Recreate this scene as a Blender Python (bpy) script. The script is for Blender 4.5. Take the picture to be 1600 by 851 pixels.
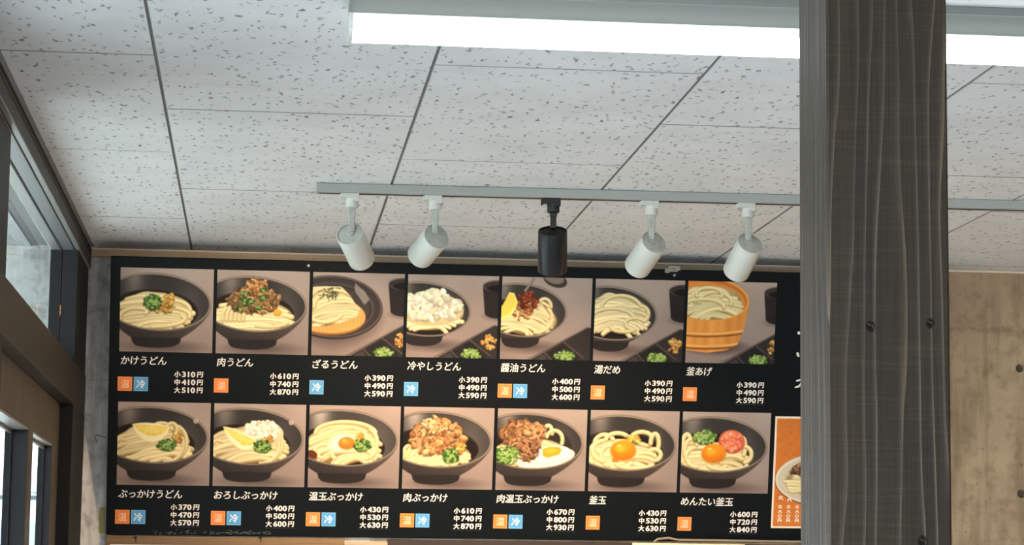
import bpy, bmesh, math, random
import numpy as np
from mathutils import Vector, Matrix

for o in list(bpy.data.objects): bpy.data.objects.remove(o)
S = bpy.context.scene
COL = S.collection
CZ = 1.54                     # camera height above the floor
F = 3799.1                    # focal length in pixels of the 1600 px wide frame
YAW, PITCH, ROLL = .1035, .1275, .0121
CEIL = .8623 + CZ             # underside of the ceiling
D = 6.4084                    # back wall
XL = -.445                    # inner face of the window wall

# ---------------------------------------------------------------- camera
cam_d = bpy.data.cameras.new('camera'); cam = bpy.data.objects.new('camera', cam_d); COL.objects.link(cam)
w_ = Vector((math.sin(YAW) * math.cos(PITCH), math.cos(YAW) * math.cos(PITCH), math.sin(PITCH)))
r0 = Vector((math.cos(YAW), -math.sin(YAW), 0)); u0 = r0.cross(w_)
r_ = math.cos(ROLL) * r0 + math.sin(ROLL) * u0; u_ = -math.sin(ROLL) * r0 + math.cos(ROLL) * u0
cam.matrix_world = Matrix(((r_.x, u_.x, -w_.x, 0), (r_.y, u_.y, -w_.y, 0), (r_.z, u_.z, -w_.z, CZ), (0, 0, 0, 1)))
cam_d.sensor_width = 36; cam_d.lens = F / 1600 * 36; cam_d.clip_start = .05; cam_d.clip_end = 300
S.camera = cam

# ---------------------------------------------------------------- sky, lights, exposure
world = bpy.data.worlds.new('sky'); S.world = world; world.use_nodes = True
bg = world.node_tree.nodes['Background']; bg.inputs[0].default_value = (.86, .94, 1, 1); bg.inputs[1].default_value = 13   # even overcast sky
S.view_settings.view_transform = 'Standard'; S.view_settings.look = 'None'
S.view_settings.exposure = -.22; S.view_settings.gamma = 1; S.view_settings.use_curve_mapping = False
def lamp(name, kind, loc, energy, color, size=.1, rot=None, target=None, spot=None):
    d = bpy.data.lights.new(name, kind); d.energy = energy; d.color = color
    if kind == 'AREA': d.size = size
    else: d.shadow_soft_size = size
    if spot: d.spot_size = math.radians(spot); d.spot_blend = .8
    o = bpy.data.objects.new(name, d); COL.objects.link(o); o.location = loc
    if target is not None: o.rotation_euler = (Vector(target) - Vector(loc)).to_track_quat('-Z', 'Y').to_euler()
    return o
WARM = (1, .66, .38)
# lamps over the kitchen counter, below and to the right of the frame
for kx, ky, kz, ke in ((-.05, 5.35, 1.05, 3.5), (.6, 5.2, 1.15, 3), (1.3, 5.3, 1.15, 3), (2.05, 5.6, 1.2, 3), (2.8, 5.6, 1.3, 4)): lamp('kitchen_lamp_light', 'POINT', (kx, ky, kz), ke, WARM, .06)

# ---------------------------------------------------------------- helpers
def srgb(r, g, b):
    f = lambda c: c / 12.92 if c <= .04045 else ((c + .055) / 1.055) ** 2.4
    return (f(r / 255), f(g / 255), f(b / 255), 1)
def mat(name, col=(.5, .5, .5, 1), rough=.6, metal=0, emit=None, es=0, spec=.5):
    m = bpy.data.materials.new(name); m.use_nodes = True; b = m.node_tree.nodes['Principled BSDF']
    b.inputs['Base Color'].default_value = col; b.inputs['Roughness'].default_value = rough; b.inputs['Metallic'].default_value = metal
    b.inputs['Specular IOR Level'].default_value = spec
    if emit: b.inputs['Emission Color'].default_value = emit; b.inputs['Emission Strength'].default_value = es
    return m
class N:
    def __init__(s, m): s.t = m.node_tree; s.b = s.t.nodes['Principled BSDF']
    def n(s, typ, ins=None, **kw):
        o = s.t.nodes.new(typ)
        for k, v in kw.items(): setattr(o, k, v)
        for k, v in (ins or {}).items():
            if isinstance(v, bpy.types.NodeSocket): s.t.links.new(v, o.inputs[k])
            else: o.inputs[k].default_value = v
        return o
    def pos(s, scale=(1, 1, 1)):
        g = s.n('ShaderNodeNewGeometry'); return s.n('ShaderNodeVectorMath', {0: g.outputs['Position'], 1: scale}, operation='MULTIPLY').outputs[0]
    def noise(s, v, scale, detail=4, rough=.55, dist=0): return s.n('ShaderNodeTexNoise', {'Vector': v, 'Scale': scale, 'Detail': detail, 'Roughness': rough, 'Distortion': dist})
    def math(s, op, a, b=0, clamp=False): return s.n('ShaderNodeMath', {0: a, 1: b}, operation=op, use_clamp=clamp).outputs[0]
    def mr(s, v, a, b, c=0, d=1): return s.n('ShaderNodeMapRange', {0: v, 1: a, 2: b, 3: c, 4: d}).outputs[0]
    def mix(s, f, a, b): 
        o = s.n('ShaderNodeMix', data_type='RGBA'); 
        for k, v in ((0, f), (6, a), (7, b)):
            if isinstance(v, bpy.types.NodeSocket): s.t.links.new(v, o.inputs[k])
            else: o.inputs[k].default_value = v
        return o.outputs[2]
    def col(s, c): s.t.links.new(c, s.b.inputs['Base Color'])
    def rough(s, c): s.t.links.new(c, s.b.inputs['Roughness'])
    def bump(s, h, strength=.3, dist=.002):
        b = s.n('ShaderNodeBump', {'Height': h, 'Strength': strength, 'Distance': dist}); s.t.links.new(b.outputs[0], s.b.inputs['Normal'])
def speckle(m, c1, c2, scale=30, lo=.35, hi=.65, bump=.1, stretch=(1, 1, 1)):
    n = N(m); x = n.noise(n.pos(stretch), scale, 5); n.col(n.mix(n.mr(x.outputs[0], lo, hi), c1, c2)); n.bump(x.outputs[0], bump, .001); return m

def obj(name, me, m=None, parent=None, loc=None, smooth=False):
    if isinstance(me, bmesh.types.BMesh):
        bm = me; me = bpy.data.meshes.new(name)
        bmesh.ops.recalc_face_normals(bm, faces=bm.faces)
        if smooth:
            for f in bm.faces: f.smooth = True
        bm.to_mesh(me); bm.free()
        if smooth: me.set_sharp_from_angle(angle=math.radians(smooth if smooth > 1 else 35))
    o = bpy.data.objects.new(name, me); COL.objects.link(o)
    if m and not me.materials: me.materials.append(m)
    if parent: o.parent = parent
    if loc is not None: o.location = loc
    return o
def tag(o, label=None, cat=None, group=None, kind=None):
    for k, v in (('label', label), ('category', cat), ('group', group), ('kind', kind)):
        if v: o[k] = v
    return o
def empty(name, loc=(0, 0, 0), label=None, cat=None, group=None, kind=None):
    o = bpy.data.objects.new(name, None); COL.objects.link(o); o.location = loc; o.empty_display_size = .05
    return tag(o, label, cat, group, kind)
def box(bm, x0, x1, y0, y1, z0, z1, M=None, bevel=0):
    vs = [bm.verts.new((x, y, z)) for x in (x0, x1) for y in (y0, y1) for z in (z0, z1)]
    fs = [bm.faces.new([vs[i] for i in q]) for q in ((0, 1, 3, 2), (4, 6, 7, 5), (0, 4, 5, 1), (2, 3, 7, 6), (0, 2, 6, 4), (1, 5, 7, 3))]
    if M is not None: bmesh.ops.transform(bm, matrix=M, verts=vs)
    if bevel:
        es = list({e for f in fs for e in f.edges}); bmesh.ops.bevel(bm, geom=es, offset=bevel, segments=1, profile=.5, affect='EDGES')
    return bm
def bx(x0, x1, y0, y1, z0, z1, bevel=0): return box(bmesh.new(), x0, x1, y0, y1, z0, z1, None, bevel)
def lathe(bm, prof, seg=40, M=None, close=False):
    rings = []
    for r, z in prof:
        if r < 1e-6: rings.append([bm.verts.new((0, 0, z))])
        else: rings.append([bm.verts.new((r * math.cos(2 * math.pi * k / seg), r * math.sin(2 * math.pi * k / seg), z)) for k in range(seg)])
    for a, b in zip(rings, rings[1:]):
        for k in range(seg):
            q = [a[k % len(a)], a[(k + 1) % len(a)], b[(k + 1) % len(b)], b[k % len(b)]]; q2 = []
            for v in q:
                if v not in q2: q2.append(v)
            if len(q2) > 2: bm.faces.new(q2)
    if M is not None: bmesh.ops.transform(bm, matrix=M, verts=[v for r in rings for v in r])
    return bm
def prism(bm, prof, x0, x1):
    """profile of (y, z) extruded along x"""
    a = [bm.verts.new((x0, y, z)) for y, z in prof]; b = [bm.verts.new((x1, y, z)) for y, z in prof]; n = len(prof)
    for k in range(n): bm.faces.new((a[k], a[(k + 1) % n], b[(k + 1) % n], b[k]))
    bm.faces.new(a[::-1]); bm.faces.new(b); return bm
def wire(bm, pts, r, seg=8):
    pts = [Vector(p) for p in pts]; rings = []
    for i, p in enumerate(pts):
        d = (pts[min(i + 1, len(pts) - 1)] - pts[max(i - 1, 0)]).normalized(); q = d.to_track_quat('Z', 'Y')
        rings.append([bm.verts.new(p + q @ Vector((r * math.cos(2 * math.pi * k / seg), r * math.sin(2 * math.pi * k / seg), 0))) for k in range(seg)])
    for a, b in zip(rings, rings[1:]):
        for k in range(seg): bm.faces.new((a[k], a[(k + 1) % seg], b[(k + 1) % seg], b[k]))
    bm.faces.new(rings[0][::-1]); bm.faces.new(rings[-1]); return bm
def Z(*a): return [v + CZ for v in a]
# ---------------------------------------------------------------- materials
M_tile = mat('mineral fibre tile', srgb(212, 212, 210), .9, spec=.2)
n = N(M_tile); p = n.pos()
wob = n.noise(p, 70, 3); wv = n.n('ShaderNodeVectorMath', {0: wob.outputs['Color'], 1: (.024, .050, 0)}, operation='MULTIPLY').outputs[0]
pp = n.n('ShaderNodeVectorMath', {0: p, 1: wv}, operation='ADD').outputs[0]
def marks(scale, thr, keep, off):
    q = n.n('ShaderNodeVectorMath', {0: pp, 1: off}, operation='ADD').outputs[0]
    q = n.n('ShaderNodeVectorMath', {0: q, 1: (1, .42, 1)}, operation='MULTIPLY').outputs[0]
    v = n.n('ShaderNodeTexVoronoi', {'Vector': q, 'Scale': scale}, voronoi_dimensions='2D')
    a = n.mr(v.outputs['Distance'], thr * .6, thr, 1, 0)
    k = n.math('GREATER_THAN', n.n('ShaderNodeSeparateColor', {0: v.outputs['Color']}).outputs[0], keep); return n.math('MULTIPLY', a, k)
mk = n.math('MAXIMUM', marks(40, .145, .46, (0, 0, 0)), marks(56, .14, .5, (.37, .21, 0)))
big = n.noise(p, 5, 3); base = n.mix(n.mr(big.outputs[0], .3, .7), srgb(216, 218, 219), srgb(228, 230, 231))
n.col(n.mix(n.math('MULTIPLY', mk, n.mr(n.noise(p, 25, 2).outputs[0], .3, .65, .35, 1)), base, srgb(124, 125, 125)))
n.bump(n.math('SUBTRACT', n.math('MULTIPLY', n.noise(p, 600, 2).outputs[0], .15), mk), .5, .0015)
M_tedge = mat('raw tile edge', srgb(150, 150, 148), .95, spec=.1)
M_void = mat('shadowed joint backing', srgb(150, 150, 148), .9)

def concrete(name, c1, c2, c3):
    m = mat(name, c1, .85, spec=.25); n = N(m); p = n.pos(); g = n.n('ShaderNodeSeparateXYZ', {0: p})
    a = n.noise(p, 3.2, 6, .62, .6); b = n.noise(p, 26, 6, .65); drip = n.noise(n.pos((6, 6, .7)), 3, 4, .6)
    side = n.mr(n.math('ADD', g.outputs[0], n.math('MULTIPLY', a.outputs[0], .6)), .2, 1.3)          # light painted into the wall colour: pale at the window end, warm-lit tan further along
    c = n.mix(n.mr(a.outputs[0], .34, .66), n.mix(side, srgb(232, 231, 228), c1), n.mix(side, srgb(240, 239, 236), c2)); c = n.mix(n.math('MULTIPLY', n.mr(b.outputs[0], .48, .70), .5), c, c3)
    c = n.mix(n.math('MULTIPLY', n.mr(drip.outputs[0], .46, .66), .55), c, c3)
    # rough pour line with pits, and a faint formwork line
    z = n.math('ADD', g.outputs[2], n.math('MULTIPLY', n.noise(p, 30, 4).outputs[0], .03))
    def line(z0, w): return n.math('SUBTRACT', 1, n.math('DIVIDE', n.math('ABSOLUTE', n.math('SUBTRACT', z, z0 + CZ + .015)), w), True)
    l1 = n.math('MULTIPLY', line(.702, .014), n.mr(n.noise(p, 55, 4).outputs[0], .4, .6)); c = n.mix(n.math('MULTIPLY', l1, .5), c, c3)
    sp = n.noise(n.pos((1, 1, .6)), 90, 3, .6); pit = n.math('MULTIPLY', n.mr(sp.outputs[0], .66, .70), n.mr(a.outputs[0], .45, .6)); c = n.mix(n.math('MULTIPLY', pit, .6), c, c3)
    l2 = n.math('SUBTRACT', 1, n.math('DIVIDE', n.math('ABSOLUTE', n.math('SUBTRACT', g.outputs[2], .5155 + CZ)), .0025), True); c = n.mix(n.math('MULTIPLY', l2, .35), c, c2)
    n.col(c); h = n.math('ADD', n.math('MULTIPLY', b.outputs[0], .4), n.math('SUBTRACT', a.outputs[0], n.math('ADD', l1, pit))); h = n.math('ADD', h, l2); n.bump(h, .35, .003)
    return m
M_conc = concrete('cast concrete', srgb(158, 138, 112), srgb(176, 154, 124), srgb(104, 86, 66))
M_floor = speckle(mat('floor', srgb(120, 120, 120), .7), srgb(150, 152, 154), srgb(168, 170, 172), 8)
M_white = mat('white enamel', srgb(200, 202, 194), .3)
M_housing = mat('white fixture enamel', srgb(118, 122, 118), .5, spec=.2)
M_led = mat('led diffuser', (.9, .9, .9, 1), .4, emit=(.95, 1, .98, 1), es=9.0)
M_ledside = mat('led diffuser side', (.85, .87, .86, 1), .4, emit=(.95, 1, .98, 1), es=.45)
M_lens = mat('warm lamp lens', (.9, .8, .6, 1), .4, emit=(1, .7, .42, 1), es=6)
M_cap = mat('grey enamel', srgb(196, 199, 192), .5)
speckle(M_cap, srgb(158, 161, 152), srgb(178, 180, 172), 90, bump=.05)
M_track = mat('track enamel', srgb(158, 161, 156), .45)
M_slot = mat('dark slot', srgb(50, 50, 48), .7)
M_blk = mat('black enamel', srgb(13, 14, 18), .35); M_blkm = mat('black matt', srgb(24, 24, 26), .6, spec=.3)
M_bronze = mat('dark bronze metal', srgb(62, 58, 54), .5, 0, spec=.3); speckle(M_bronze, srgb(34, 30, 26), srgb(41, 37, 32), 12, bump=.03)
M_black = mat('black window section', srgb(20, 20, 22), .55, spec=.25)
M_brown = mat('brown painted leaf', srgb(84, 74, 62), .6); speckle(M_brown, srgb(78, 68, 57), srgb(90, 79, 66), 10, bump=.03)
M_alu = mat('grey aluminium', srgb(150, 152, 152), .35, .5)
M_alud = mat('smoke grey aluminium', srgb(120, 122, 124), .35, .4)
M_gap = mat('sealant', srgb(20, 20, 20), .9)
M_brass = mat('brass', srgb(200, 140, 90), .3, 1)
def wood(name, c1, c2, c3, period, axis='X', along='Z', bump=.6):
    m = mat(name, c1, .5, spec=.22); n = N(m); p = n.pos(); g = n.n('ShaderNodeSeparateXYZ', {0: p}); sc = {'Z': (1, 1, .10), 'X': (.08, 1, 1)}[along]
    warp = n.noise(n.pos(sc), 9, 3, .5); across = n.math('ADD', g.outputs[0], g.outputs[1]) if along == 'Z' else g.outputs[2]
    ph = n.math('ADD', n.math('DIVIDE', across, period), n.math('MULTIPLY', warp.outputs[0], 7))
    saw = n.math('FRACT', ph); ring = n.math('POWER', saw, 9)            # thin pale late-wood ridges
    fine = n.noise(n.pos({'Z': (320, 320, 6), 'X': (6, 320, 320)}[along]), 1, 4, .6); patch = n.noise(n.pos(sc), 14, 4, .6)
    cut = n.noise(n.pos({'Z': (12, 12, 420), 'X': (420, 12, 12)}[along]), 1, 2, .5)
    c = n.mix(n.mr(patch.outputs[0], .3, .7), c1, c2); c = n.mix(n.math('MULTIPLY', ring, n.mr(n.noise(n.pos(sc), 31, 2, .5).outputs[0], .35, .65, .05, .8)), c, c3)
    c = n.mix(n.mr(fine.outputs[0], .45, .75, 0, .45), c, c1); c = n.mix(n.mr(cut.outputs[0], .5, .8, 0, .14), c, c3); n.col(c)
    n.bump(n.math('ADD', n.math('MULTIPLY', ring, 1.2), n.math('ADD', n.math('MULTIPLY', fine.outputs[0], .5), n.math('MULTIPLY', cut.outputs[0], .12))), bump, .0012)
    n.rough(n.mr(fine.outputs[0], .3, .7, .42, .6)); return m
M_post = wood('dark stained timber', srgb(22, 19, 14), srgb(42, 34, 23), srgb(84, 71, 51), .0170)
M_batten = wood('brown batten wood', srgb(120, 92, 62), srgb(146, 116, 80), srgb(92, 66, 42), .012, along='X', bump=.3)
M_batten2 = wood('pale batten wood', srgb(170, 150, 122), srgb(186, 166, 138), srgb(140, 118, 92), .012, along='X', bump=.3)
M_dark = mat('dark stained batten', srgb(46, 34, 26), .7)
def glass_mat(name):
    m = bpy.data.materials.new(name); m.use_nodes = True; t = m.node_tree; t.nodes.clear()
    o = t.nodes.new('ShaderNodeOutputMaterial'); tr = t.nodes.new('ShaderNodeBsdfTransparent'); tr.inputs[0].default_value = (.93, .97, .95, 1)
    gl = t.nodes.new('ShaderNodeBsdfGlossy'); gl.inputs['Roughness'].default_value = .01; fr = t.nodes.new('ShaderNodeFresnel'); fr.inputs[0].default_value = 1.5
    mx = t.nodes.new('ShaderNodeMixShader')
    ge = t.nodes.new('ShaderNodeNewGeometry'); mm = t.nodes.new('ShaderNodeMath'); mm.operation = 'SUBTRACT'; mm.use_clamp = True     # only the outer surface of the pane reflects
    t.links.new(fr.outputs[0], mm.inputs[0]); t.links.new(ge.outputs['Backfacing'], mm.inputs[1]); t.links.new(mm.outputs[0], mx.inputs[0]); t.links.new(tr.outputs[0], mx.inputs[1]); t.links.new(gl.outputs[0], mx.inputs[2]); t.links.new(mx.outputs[0], o.inputs[0]); return m
M_glass = glass_mat('window glass')
# menu board prints
M_board = mat('black printed laminate', srgb(8, 14, 16), .5, spec=.12)
M_sticker = mat('black price sticker', srgb(5, 4, 5), .45, spec=.12)
M_edge = mat('sticker edge', srgb(46, 44, 42), .5)
M_txt = mat('white print', srgb(232, 224, 214), .6); M_hot = mat('orange print', srgb(236, 128, 46), .55); M_cold = mat('blue print', srgb(84, 158, 206), .55)
M_hott = mat('pale orange print', srgb(250, 206, 168), .55); M_coldt = mat('pale blue print', srgb(232, 240, 246), .55)
M_hotr = mat('light orange rim', srgb(246, 160, 92), .55); M_coldr = mat('light blue rim', srgb(130, 186, 220), .55)
M_print = mat('picture print', (.5, .5, .5, 1), .5, spec=.12)
at = M_print.node_tree.nodes.new('ShaderNodeAttribute'); at.attribute_name = 'Col'; M_print.node_tree.links.new(at.outputs['Color'], M_print.node_tree.nodes['Principled BSDF'].inputs['Base Color'])
M_cream = mat('cream paper', srgb(238, 222, 186), .7); M_pap = mat('white paper', srgb(226, 222, 216), .7); M_opap = mat('orange paper', srgb(208, 118, 50), .6); M_brim = mat('white poster rim', srgb(240, 220, 196), .6)
M_tape = mat('yellow tape', srgb(176, 164, 88), .5)
M_metal = mat('zinc steel', srgb(150, 146, 138), .35, .8)
# ---------------------------------------------------------------- setting
# back wall, with two round form-tie holes
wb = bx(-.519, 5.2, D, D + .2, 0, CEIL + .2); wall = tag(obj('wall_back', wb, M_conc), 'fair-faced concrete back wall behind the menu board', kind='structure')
hb = bmesh.new()
for x, z in ((2.0566, .599), (2.056, .2592)): lathe(hb, [(0, -.018), (.010, -.018), (.0125, .01), (0, .01)], 28, Matrix.Translation((x, D, z + CZ)) @ Matrix.Rotation(math.radians(90), 4, 'X') )
cut = obj('cut', hb); md = wall.modifiers.new('b', 'BOOLEAN'); md.operation = 'DIFFERENCE'; md.object = cut; md.solver = 'EXACT'
dg = bpy.context.evaluated_depsgraph_get(); dg.update(); me = bpy.data.meshes.new_from_object(wall.evaluated_get(dg)); wall.modifiers.clear(); wall.data = me; bpy.data.objects.remove(cut)
for k, (x, z) in enumerate(((2.0566, .599), (2.056, .2592))):
    h = obj('tie_hole_plug', lathe(bmesh.new(), [(0, 0), (.0100, 0), (.0100, -.003), (0, -.003)], 24, Matrix.Rotation(math.radians(90), 4, 'X')), mat('tie plug mortar', srgb(92, 84, 72), .9), wall, (x, D + .0145, z + CZ))
    h['label'] = 'dark round form-tie recess in the concrete'
tag(obj('added_wall_right', bx(3.6, 3.8, -4, D, 0, CEIL + .2), M_plain := speckle(mat('added_wall_plaster', srgb(190, 186, 178), .9), srgb(120, 100, 78), srgb(134, 112, 88), 6)), 'unseen brown wall on the far right, added to cut daylight', kind='structure')  # unseen wall added to hold back daylight, brown to lessen the bounce
tag(obj('added_wall_front', bx(.2, 3.6, -4, -3.9, 0, CEIL + .2), M_plain), 'unseen plain wall behind the viewer, added to limit daylight', kind='structure')  # unseen wall added to narrow the daylight from the front
tag(obj('floor', bx(-8, 6, -5, 7, -.1, 0), M_floor), kind='structure')
obj_fl = None
# ceiling: a slab with a lining of mineral tiles in running bond
ceil = tag(obj('ceiling', bx(-.62, 5.2, -4, D + .2, CEIL + .0045, CEIL + .2), M_void), 'white fissured mineral tile ceiling', kind='structure')
TW = .4616; X0 = -.1837; Y0 = 3.994; tiles = {}
def tile_mesh(w, l):
    k = (round(w, 4), round(l, 4))
    if k not in tiles:
        bm = bmesh.new(); t = .0040
        top = [bm.verts.new((x, y, t)) for x, y in ((0, 0), (w, 0), (w, l), (0, l))]; c = .0014; cy = .0014
        mid = [bm.verts.new((x, y, c)) for x, y in ((0, 0), (w, 0), (w, l), (0, l))]
        bot = [bm.verts.new((x, y, 0)) for x, y in ((c, cy), (w - c, cy), (w - c, l - cy), (c, l - cy))]
        for a, b in ((top, mid), (mid, bot)):
            for i in range(4): bm.faces.new((a[i], a[(i + 1) % 4], b[(i + 1) % 4], b[i]))
        bm.faces.new(bot); bm.faces.new(top); me = bpy.data.meshes.new('ceiling_tile'); bmesh.ops.recalc_face_normals(bm, faces=bm.faces); bm.to_mesh(me); bm.free(); me.materials.append(M_tile); me.materials.append(M_tedge)
        for p in me.polygons:
            if abs(p.normal.z) < .98: p.material_index = 1
        tiles[k] = me
    return tiles[k]
for c in range(-1, 11):
    xa, xb = max(X0 + c * TW, XL + .005), min(X0 + (c + 1) * TW, 5.1); off = 0 if (c + 1) % 2 == 0 else TW
    y = Y0 + off - 2 * TW * 8
    while y < D:
        ya, yb = max(y, -3.9), min(y + 2 * TW, D)
        if yb > ya + .02:
            g = .0016
            o = obj('ceiling_tile', tile_mesh(xb - xa - 2 * g, yb - ya - .0036), None, ceil, (xa + g, ya + .0018, CEIL + random.Random(c * 99 + y).uniform(0, .0006)))
        y += 2 * TW
tag(obj('trim_1', bx(XL, 5.1, D - .012, D, CEIL - .0045, CEIL - .0004, .0006), mat('cream cornice paint', srgb(226, 214, 196), .6)), 'thin cream cornice strip where ceiling meets back wall', kind='structure')
tag(obj('trim_2', bx(XL + .002, 1.80, D - .018, D, CEIL - .0235, CEIL - .005, .0008), M_batten2), 'pale wooden batten along the top of the back wall', kind='structure')

# window wall on the left (all sections run along y)
zt0, zt1 = Z(.4232, .527); zs, = Z(.8055); YM = 6.03
head = empty('window_1', (XL, 5.2, zs), 'dark framed transom window above the sliding doors', kind='structure')
def sec(name, m, x0, x1, y0, y1, z0, z1, parent, bevel=.0008, label=None):
    o = obj(name, bx(x0, x1, y0, y1, z0, z1, bevel), m); o.parent = parent; o.matrix_parent_inverse = Matrix.Translation(-parent.location)
    if label: o['label'] = label
    return o
sec('window_head', M_bronze, -.519, XL, 0, D - .001, zs + .003, CEIL - .015, head)
sec('head_groove', M_gap, -.519, XL - .001, 0, D - .001, CEIL - .015, CEIL - .001, head, 0)
sec('head_ridge', M_bronze, XL - .002, XL + .0022, 0, D - .03, CEIL - .022, CEIL - .0175, head)
sec('edge_strip', M_alu, XL - .0115, XL - .0003, 0, D - .001, zs, zs + .0035, head, label='pale aluminium strip along the window head')
sec('soffit_panel', M_alud, -.4890, XL - .0145, 0, YM, zs - .0005, zs + .004, head)
sec('glazing_gasket', M_gap, -.4935, -.4890, 0, YM, zs - .0016, zs + .004, head)
sec('glazing_bead', M_alu, -.517, -.4938, 0, YM, zs - .0005, zs + .004, head)
sec('mullion', M_black, -.4885, -.451, YM, D - .001, zt1, zs + .003, head)
sec('mullion', M_black, -.5185, -.4900, YM + .003, D - .001, zt1, zs + .003, head)
sec('mullion', M_black, -.560, -.4600, 3.75, 4.437, zt1, zs - .0006, head)
sec('mullion', M_black, -.560, -.4600, 1.9, 2.4, zt1, zs - .0006, head)
gp = obj('window_pane', bx(-.5185, -.5175, 4.437, YM + .003, zt1 - .002, zs + .003), M_glass, None); gp.parent = head; gp.matrix_parent_inverse = Matrix.Translation(-head.location)
gp = obj('window_pane', bx(-.5185, -.5175, 2.4, 3.75, zt1 - .002, zs + .003), M_glass, None); gp.parent = head; gp.matrix_parent_inverse = Matrix.Translation(-head.location)
lt = obj('window_latch', wire(bmesh.new(), [(-.4893, YM - .002, .667 + CZ), (-.4893, YM - .006, .660 + CZ), (-.4893, YM - .003, .650 + CZ), (-.4893, YM - .004, .636 + CZ)], .0022), M_brass, None, smooth=True); lt.parent = head; lt.matrix_parent_inverse = Matrix.Translation(-head.location); lt['label'] = 'small brass latch pin'
trs = empty('trim_3', (-.448, 3, zt0), 'dark bronze transom beam between window and doors', kind='structure')
sec('transom_rail', M_bronze, -.550, -.448, 0, YM - .002, zt0, zt1, trs)
sec('transom_rail', M_bronze, -.550, -.4485, YM + .0005, D - .001, zt0, zt1, trs)
tag(obj('trim_4', bx(-.512, -.4485, 6.0, D - .001, 0, zt0 - .0005, .001), M_gap), 'black door jamb beside the concrete wall', kind='structure')
tag(obj('trim_5', bx(-.600, -.4475, 3.6, 4.305, 0, zt0 - .0005, .001), M_black), 'black door post at the left edge', kind='structure')
def leaf(name, y0, y1, oy0, oy1, xg, label):
    e = empty(name, (-.48, (y0 + y1) / 2, 0), label, kind='structure'); zo, = Z(.3145)
    sec('top_rail', M_brown, xg - .0015, -.48, y0, y1, zo, zt0 - .001, e); sec('stile', M_brown, xg - .0015, -.48, y0, oy0, .15, zo, e, 0); sec('stile', M_brown, xg - .0015, -.48, oy1, y1, .15, zo, e, 0)
    sec('bottom_rail', M_brown, xg - .0015, -.48, y0, y1, .02, .15, e)
    xf = xg - .012
    sec('reveal_lining', M_black, xf, -.4805, oy1 - .004, oy1, .15, zo - .001, e, 0, 'dark grey lining of the opening'); sec('reveal_lining', M_alu, xf, -.4805, oy0, oy1 - .0042, zo - .004, zo - .0002, e, 0, 'pale lining at the top of the opening')
    sec('glazing_bead', M_black, xg - .003, xg + .003, oy1 - .010, oy1 - .0042, .15, zo - .005, e, 0); sec('glazing_bead', M_alud, xg - .003, xg + .003, oy0, oy1 - .0102, zo - .012, zo - .0045, e, 0)
    g = obj('glass_pane', bx(xg - .001, xg, oy0, oy1 - .01, .15, zo - .012), M_glass); g.parent = e; g.matrix_parent_inverse = Matrix.Translation(-e.location)
leaf('door_1', 4.307, 5.214, 4.46, 5.20, -.516, 'brown sliding door leaf with glass, nearer one at the left edge')
leaf('door_2', 5.218, 5.998, 5.315, 5.808, -.4995, 'brown sliding door leaf with glass beside the black jamb')
# entrance lobby on the other side of the window wall: concrete lintel wall and its own ceiling
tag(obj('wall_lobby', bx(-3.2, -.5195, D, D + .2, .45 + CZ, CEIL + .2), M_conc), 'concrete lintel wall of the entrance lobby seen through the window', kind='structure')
tag(obj('ceiling_lobby', bx(-3.2, -.6005, 1.0, D, CEIL, CEIL + .2), M_tile), 'pale lobby ceiling seen through the window', kind='structure')
# street outside
tag(obj('ground_outside', bx(-30, -.62, -6, 60, -.12, -.02), mat('pale paving', srgb(186, 186, 182), .9)), kind='structure')
hs = empty('house', (-6, 26, 0), 'pale white house across the street seen through the door glass', 'building')
M_siding = mat('white siding', srgb(226, 232, 234), .7); 
def hp(name, m, *a): o = obj(name, bx(*a), m); o.parent = hs; o.matrix_parent_inverse = Matrix.Translation(-hs.location); return o
hp('wall', M_siding, -14, -1.4, 26, 32, 0, 7)
for k in range(12): hp('siding_joint', mat('joint', srgb(190, 200, 206), .8) if k == 0 else bpy.data.materials['joint'], -13.9, -1.5, 25.985, 26, 2.9 + k * .34, 2.93 + k * .34)
hp('base_band', mat('blue grey base', srgb(150, 170, 210), .7), -14, -1.4, 25.95, 26, 0, 2.12); hp('ledge', mat('dark ledge', srgb(70, 76, 84), .7), -14, -1.4, 25.9, 26, 2.36, 2.40)
for k in range(5): hp('window', mat('pale pane', srgb(180, 190, 196), .3) if k == 0 else bpy.data.materials['pale pane'], -3.9 + k * .48, -3.6 + k * .48, 25.96, 26, 2.44, 2.72)

# ---------------------------------------------------------------- timber post
px0, py0, ps = .5424, 2.28, .1205
post = tag(obj('wooden_post', bx(px0, px0 + ps, py0, py0 + ps, 0, CEIL, .0022), M_post), 'square dark-stained timber post standing in front of the menu board', 'post')
M_knot = mat('black knot', srgb(14, 12, 10), .7, spec=.1); M_crack = mat('pale knot crack', srgb(60, 54, 44), .7)
def on_y(px, py, Y):
    d = w_ + r_ * ((px - 800) / F) - u_ * ((py - 425.5) / F); return Vector((0, 0, CZ)) + d * (Y / d.y)
for px, py, s in ((1360, 510, 1), (1453, 505, .9), (1441, 846, 1.1)):
    c = on_y(px, py, py0); Mk = Matrix.Translation(c) @ Matrix.Rotation(math.radians(90), 4, 'X') @ Matrix.Diagonal((.0042 * s, .0052 * s, 1, 1))
    bm = lathe(bmesh.new(), [(0, .0004), (.72, .0006), (.8, -.0003), (.88, -.0003), (.95, .0009), (1.05, .0003), (1.08, -.002)], 22, Mk)
    o = obj('knot', bm, M_knot, smooth=40); o.parent = post; o['label'] = 'small black round knot'
    cr = obj('knot_crack', wire(bmesh.new(), [c + Vector((x * s, -.0008, z * s)) for x, z in ((-.003, .003), (0, .0008), (.002, .0012), (.003, -.002))], .0004, 6), M_crack); cr.parent = o
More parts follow.
